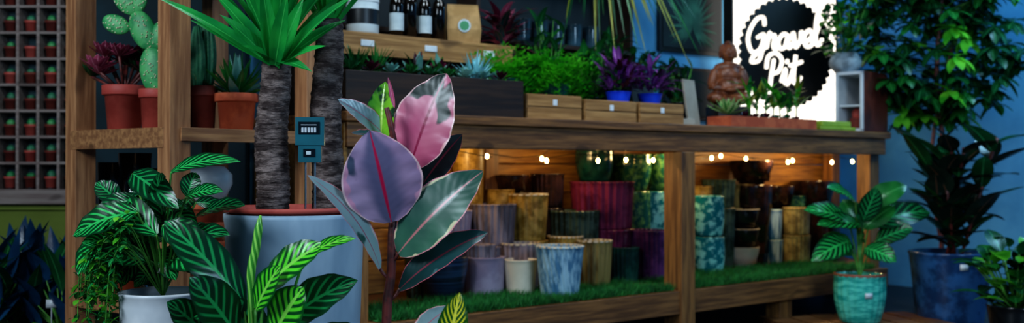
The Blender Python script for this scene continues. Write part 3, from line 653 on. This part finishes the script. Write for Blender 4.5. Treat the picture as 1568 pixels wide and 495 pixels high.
# soil meter
mb = MB(); mt = glaze('meter_teal', '1f5a64', '266a76', 4, .3); scr = glaze('meter_display', '0c1214', '141c20', 4, .15); c = sv(475, 0, 2.63)
rz = .1; zb = .8+(258-249)/1568*2.63; zt = .8+(258-180)/1568*2.63
rbox(mb, (c.x, c.y, zb), .058, .026, (zt-zb)*.45, rz, mt); rbox(mb, (c.x, c.y, zb+(zt-zb)*.38), .073, .032, (zt-zb)*.62, rz, mt)
rbox(mb, (c.x, c.y-.012, zb+(zt-zb)*.62), .054, .012, (zt-zb)*.28, rz, scr)
for k in range(5): rbox(mb, (c.x-.016+k*.008, c.y-.0195, zb+(zt-zb)*.66), .0055, .002, .013, rz, white)
rbox(mb, (c.x, c.y-.0185, zb+(zt-zb)*.82), .04, .001, .002, rz, white)
rbox(mb, (c.x, c.y-.012, zb+(zt-zb)*.12), .03, .006, (zt-zb)*.18, rz, scr); rbox(mb, (c.x-.001, c.y-.017, zb+(zt-zb)*.17), .012, .003, (zt-zb)*.08, rz, lab)
for dx in (-.012, .012): tube(mb, [(c.x+dx, c.y, zb+.01), (c.x+dx, c.y, ph-.04)], .0028, steel, 8)
mb.build('soil_moisture_meter', bevel=.003, smooth=False)
# ------------------------------------------------------------------ ruby rubber plant
mb = MB(); Yf = 2.0
cf = sv(594, 0, Yf); pot(mb, (cf.x, cf.y, 0), .13, .1, .24, terra, style='terra', soil=soil)
st = curve([(cf.x, cf.y, .2), sv(592, 495, Yf), sv(599, 420, Yf), sv(601, 345, Yf), sv(612, 270, Yf+.02), sv(600, 200, Yf), sv(592, 165, Yf)], 8)
tube(mb, st, [.011-.006*i/len(st) for i in range(len(st))], stemR, 10)
def fl_(a, b, w, m, N, bow, dy0=0, dy1=0, fold=.12, shape='oval', pet=None, wv=.015):
    A, B = sv(a[0], a[1], Yf+dy0), sv(b[0], b[1], Yf+dy1)
    leaf2(mb, A, B, w/1568*Yf, N, bow, m, shape, fold, 20, 5, wv)
    if pet: tube(mb, curve([sv(pet[0], pet[1], Yf), A.lerp(sv(pet[0], pet[1], Yf), .4)+Vector((0, 0, -.003)), A], 4), .0035, stemR, 7)
fl_((592, 210), (517, 152), 38, L_grey, (.5, -.8, .5), .06, .06, .0, .25, pet=(602, 215))
fl_((584, 218), (590, 125), 50, L_lime, (-.3, -.9, .1), .05, .05, .06, .3, pet=(604, 225))
fl_((628, 256), (684, 112), 104, L_pink, (-.4, -1, .1), .05, .03, .02, .12, pet=(609, 266))
fl_((612, 222), (538, 204), 40, L_rdark, (0, -.5, 1), .06, .03, -.03, .1, pet=(608, 235))
fl_((646, 284), (708, 206), 56, L_rdark, (-.4, -1, .3), .04, .06, .04, .2, pet=(610, 275))
fl_((599, 340), (566, 200), 122, L_mauve, (.15, -1, .25), .06, -.02, -.06, .12, pet=(601, 346))
fl_((610, 388), (740, 262), 90, L_gcream, (-.35, -1, .35), .07, -.01, -.04, .15, pet=(601, 400))
fl_((582, 412), (470, 268), 42, L_grey, (.75, -.6, .45), .12, .0, -.08, .15, pet=(600, 430))
fl_((612, 443), (748, 356), 60, L_rdark, (-.3, -.8, .7), .08, .0, -.04, .25, pet=(598, 460))
fl_((632, 520), (690, 470), 48, L_grey, (-.3, -.6, .8), .05, 0, 0, .15, pet=(594, 500))
fl_((604, 165), (594, 118), 7, L_cord, (0, -1, 0), 0, 0, 0, .3)
mb.build('variegated_rubber_plant')
mb = MB(); c = sv(690, 0, 1.8); pot(mb, (c.x, c.y, 0), .08, .06, .14, terra, style='terra', soil=soil)
tube(mb, [(c.x, c.y, .12), sv(690, 560, 1.8)], .005, stemR, 7)
for k in range(22): leaf(mb, (c.x, c.y, .22+U(0, .16)), U(0, 6.3), U(.3, 1.2), .13, .04, .6, L_croton, 'lance', .2, 8, 2)
leaf2(mb, sv(686, 545, 1.8), sv(704, 448, 1.8), .055, (-.1, -1, .2), .04, L_croton, 'oval', .2)
mb.build('potted_croton')
# ------------------------------------------------------------------ calathea in white pot on stool
mb = MB(); cw = sv(250, 0, 2.4); cw.z = 0
for a in range(3): tube(mb, [cw+Vector((.11*math.cos(a*2.1+.4), .11*math.sin(a*2.1+.4), 0)), cw+Vector((.07*math.cos(a*2.1+.4), .07*math.sin(a*2.1+.4), .29))], .012, W_rack, 10)
lathe(mb, [(0, .285), (.12, .285), (.125, .29), (.125, .31), (.12, .315), (0, .315)], cw, W_shelf); mb.build('round_wooden_stool')
mb = MB(); pot(mb, (cw.x, cw.y, .315), .098, .088, .198, white, soil=soil)
root = Vector((cw.x, cw.y, .5)); Yw = 2.4
def cl(a, b, w, m=L_cal, dy0=0, dy1=-.05, N=None, bow=.1, Y=Yw, rt=root, fold=.18, sh_='oval'):
    A, B = sv(a[0], a[1], Y+dy0), sv(b[0], b[1], Y+dy1)
    leaf2(mb, A, B, w/1568*Y, N or (U(-.3, .3), -.75, U(.5, .8)), bow, m, sh_, fold, 14, 4, .025)
    tube(mb, curve([rt, rt.lerp(A, .5)+Vector((0, 0, .03)), A], 5), .0028, stemG, 6)
for a, b, w in (((262, 264), (369, 248), 34), ((203, 266), (274, 320), 46), ((300, 332), (376, 316), 38), ((285, 302), (342, 294), 30), ((210, 325), (112, 362), 56), ((250, 345), (324, 388), 50), ((192, 345), (120, 422), 50),
  ((240, 360), (162, 303), 50), ((225, 400), (146, 395), 46), ((262, 398), (338, 412), 50), ((250, 335), (243, 266), 38), ((270, 380), (352, 360), 46), ((222, 372), (185, 440), 42), ((212, 305), (148, 330), 42), ((230, 385), (270, 430), 46),
  ((200, 375), (126, 372), 38), ((255, 320), (302, 350), 42), ((215, 350), (235, 300), 38), ((240, 410), (205, 440), 34)):
    cl(a, b, w, R.choice([L_cal, L_cal, L_cald]), U(-.05, .12), U(-.12, .06))
for k in range(26):
    A = (U(170, 300), U(300, 420)); a = U(0, 6.3); cl(A, (A[0]+55*math.cos(a), A[1]+38*math.sin(a)), U(26, 38), L_cald, U(.05, .16), U(.0, .16))
for k in range(26):
    x = U(115, 185); v0 = U(340, 400); v1 = U(430, 500); Y = U(2.3, 2.5); pts = curve([root, sv((x+230)/2, v0-10, Y), sv(x+8, v0+20, Y), sv(x, v1, Y)], 8); tube(mb, pts, .0013, stemG, 4)
    for p in pts[8:]:
        for q in range(2): leaf(mb, p, U(0, 6.3), U(-.8, .6), U(.02, .034), .013, .5, R.choice([L_sch, L_cal, L_sch2]), 'oval', .1, 3)
mb.build('potted_calathea')
# ------------------------------------------------------------------ bright calathea in foreground
mb = MB(); cg = sv(392, 0, 1.95); cg.z = 0; Yg = 1.95
pot(mb, (cg.x, cg.y, 0), .13, .1, .3, G['navy'], soil=soil); root = Vector((cg.x, cg.y, .27))
for a, b, w, m in (((374, 464), (252, 338), 64, L_cald), ((366, 520), (290, 425), 74, L_cald), ((404, 444), (497, 374), 62, L_calf), ((432, 500), (548, 430), 76, L_cald), ((392, 474), (430, 408), 46, L_calf), ((396, 535), (352, 456), 80, L_cald),
  ((466, 396), (545, 366), 26, L_calf), ((420, 512), (466, 440), 66, L_calf), ((330, 530), (256, 462), 60, L_cald), ((470, 536), (565, 510), 56, L_cald), ((345, 478), (292, 478), 50, L_cal)):
    cl(a, b, w, m, U(-.02, .04), U(-.08, .02), Y=Yg, rt=root)
r0 = sv(384, 445, Yg); tube(mb, curve([root, r0, sv(392, 380, Yg), sv(399, 330, Yg)], 6), [.006]*7+[.0085]*8+[.008, .006, .004, .002], leafm('rolled_leaf', '4aa03a', 'b0f070', 8, .9, .2), 10)
mb.build('potted_calathea_bright')
# ------------------------------------------------------------------ right hand plants
mb = MB(); c = sv(1325, 0, 5.0)
for k in range(6): box(mb, -.42+k*.14, -.42+k*.14+.12, -.22, .3, .03, .05, W_pine)
for y in (-.2, .04, .27): box(mb, -.42, .41, y-.03, y+.03, 0, .03, W_pine)
mb.build('low_wooden_pallet', (c.x, c.y, 0), .2, .002, False)
tealp = glaze('glaze_light_teal', '24a094', '60d0bc', 10, .18, scl=(1, 1, 4)); blup = glaze('glaze_blue_grey_pot', '1c3c66', '3668a0', 8, .22)
mb = MB(); c = sv(1316, 0, 5.0); c.z = .05
pot(mb, c, .12, .095, .235, tealp, style='barrel', soil=soil, rib=(22, .012)); lathe(mb, [(.123, .228), (.124, .237), (.118, .24)], c, glaze('rim_clay', '8a4a34', '9a563c', 5, .5), 36); rbox(mb, c+Vector((0, -.127, .13)), .035, .002, .025, 0, white)
rt = c+Vector((0, 0, .21))
for a, b, w in (((1300, 340), (1230, 322), 40), ((1320, 320), (1388, 284), 38), ((1330, 345), (1424, 325), 46), ((1300, 370), (1242, 400), 44), ((1340, 370), (1398, 350), 40), ((1310, 310), (1266, 288), 34), ((1315, 350), (1290, 306), 38), ((1325, 380), (1372, 402), 38), ((1305, 390), (1260, 360), 36), ((1320, 340), (1342, 288), 34), ((1320, 370), (1310, 330), 36), ((1318, 345), (1250, 345), 36), ((1322, 350), (1370, 315), 36)):
    A, B = sv(a[0], a[1], 5.0), sv(b[0], b[1], 5.0+U(-.15, .1)); leaf2(mb, A, B, w/1568*5, (U(-.4, .4), -.7, .7), .1, R.choice([L_cal, L_cald, L_sch]), 'oval', .2, 10, 3, .03); tube(mb, curve([rt, rt.lerp(A, .5)+Vector((0, 0, .02)), A], 4), .004, stemG, 5)
mb.build('potted_calathea_in_teal_pot')
mb = MB(); c = sv(1455, 0, 5.2); c.z = 0; pot(mb, c, .2, .155, .38, blup, soil=soil); rbox(mb, c+Vector((-.02, -.203, .3)), .04, .003, .03, 0, white)
for j in range(5):
    bx = c+Vector((U(-.05, .05), U(-.05, .05), .33)); tp = bx+Vector(((-.18+.09*j), U(-.08, .08), U(.5, .64))); tube(mb, [bx, tp], .009, stemR, 7)
    for k in range(15):
        f = .12+.88*k/15; a = k*2.4+j; leaf(mb, bx.lerp(tp, f), a, U(.3, 1.1), U(.2, .29), U(.1, .13), U(.0, .9), L_fic if R.random() < .65 else L_dk, 'oval', .2, 8, 2)
mb.build('potted_rubber_plant')
mb = MB(); c = sv(1440, 0, 5.85); c.z = 0; pot(mb, c, .17, .14, .32, G['blk'], soil=soil)
tube(mb, curve([c+Vector((0, 0, .28)), c+Vector((.03, 0, .8)), c+Vector((-.02, 0, 1.3)), c+Vector((.02, 0, 1.9))], 6), .014, stemR, 8); tube(mb, curve([c+Vector((0.02, 0, .28)), c+Vector((-.05, 0, .9)), c+Vector((.12, 0, 1.7))], 6), .011, stemR, 8)
for j in range(260):
    a = U(0, 6.3); z = U(1.1, 2.15); rr = (.44 if z > 1.3 else .2+(z-1.08)*1.1)*math.sqrt(U(.02, 1)); p = c+Vector((rr*math.cos(a)*1.05, rr*math.sin(a)*.75, z)); 
    if j % 2: tube(mb, [c+Vector((0, 0, z-.12)), p], .0025, stemG, 4)
    m = L_sch2 if R.random() < .08 else R.choice([L_sch, L_dk, L_dk])
    for k in range(8): leaf(mb, p, k*2*pi/8+a, U(-.45, .1)+(.5 if math.sin(k*2*pi/8+a) > 0 else -.3), U(.1, .15), .058, U(.2, .8), m, 'oval', .15, 5)
mb.build('potted_umbrella_tree')
mb = MB(); c = sv(1555, 0, 4.5); c.z = 0; pot(mb, c, .12, .09, .2, G['blk'], soil=soil)
for k in range(70):
    b = c+Vector((U(-.16, .14), U(-.12, .12), .2+U(.0, .26))); tube(mb, [c+Vector((0, 0, .17)), b], .003, stemG, 4); leaf(mb, b, U(0, 6.3), U(.0, 1.), U(.12, .17), .085, U(.4, 1.2), R.choice([L_sch, L_sch, L_sch2, L_dk]), 'oval', .15, 6, 2)
mb.build('potted_pilea')
# ------------------------------------------------------------------ lights
def area(name, loc, tgt, size, e, col, sy=None):
    l = bpy.data.lights.new(name, 'AREA'); l.energy = e; l.color = col; l.size = size
    if sy: l.shape = 'RECTANGLE'; l.size_y = sy
    o = bpy.data.objects.new(name, l); o.location = loc; o.rotation_euler = (Vector(tgt)-Vector(loc)).to_track_quat('-Z', 'Y').to_euler(); bpy.context.scene.collection.objects.link(o)
def point(name, loc, e, col, r=.05):
    l = bpy.data.lights.new(name, 'POINT'); l.energy = e; l.color = col; l.shadow_soft_size = r
    o = bpy.data.objects.new(name, l); o.location = loc; bpy.context.scene.collection.objects.link(o)
area('window_light', (-2.2, .2, 2.3), (-.3, 3.0, .8), 1.1, 72, (.74, .89, 1))
area('right_fill_light', (2.6, -.2, 2.2), (1.0, 4.6, .7), 1.2, 66, (.5, .76, 1))  # added fill from camera right to lift the planter side, not a real source
area('ceiling_light', (-.6, 2.8, 2.8), (-.6, 3.1, 0), .6, 24, (.75, .92, 1))
area('ceiling_light', (1.0, 3.6, 2.8), (1.0, 4.7, 1.0), .7, 22, (.8, .92, 1))
area('ceiling_light', (3.2, 5.0, 2.8), (3.4, 5.8, 1.0), .8, 42, (.35, .72, 1))
for s, e in ((-.1, .9), (.3, 1.8), (.9, 1.8), (1.7, 3), (2.5, 4), (3.0, 3)):
    point('fairy_light_glow', sh(s, .42, .86), e, (1, .7, .3), .03)
w = bpy.data.worlds.new('world'); bpy.context.scene.world = w; w.use_nodes = True
w.node_tree.nodes['Background'].inputs[0].default_value = (.15, .45, 1, 1); w.node_tree.nodes['Background'].inputs[1].default_value = .2
# ------------------------------------------------------------------ camera
cam = bpy.data.cameras.new('camera'); co = bpy.data.objects.new('camera', cam); bpy.context.scene.collection.objects.link(co); bpy.context.scene.camera = co
cam.sensor_width = 36; cam.lens = 36; co.location = (0, 0, .8); co.rotation_euler = (pi/2+math.atan(10.5/1568), 0, 0)
cam.dof.use_dof = True; cam.dof.focus_distance = 2.3; cam.dof.aperture_fstop = 3.6; cam.clip_start = .05
vs_ = bpy.context.scene.view_settings; vs_.view_transform = 'Standard'; vs_.exposure = 0.1
try: vs_.look = 'Medium High Contrast'
except Exception: vs_.look = 'None'
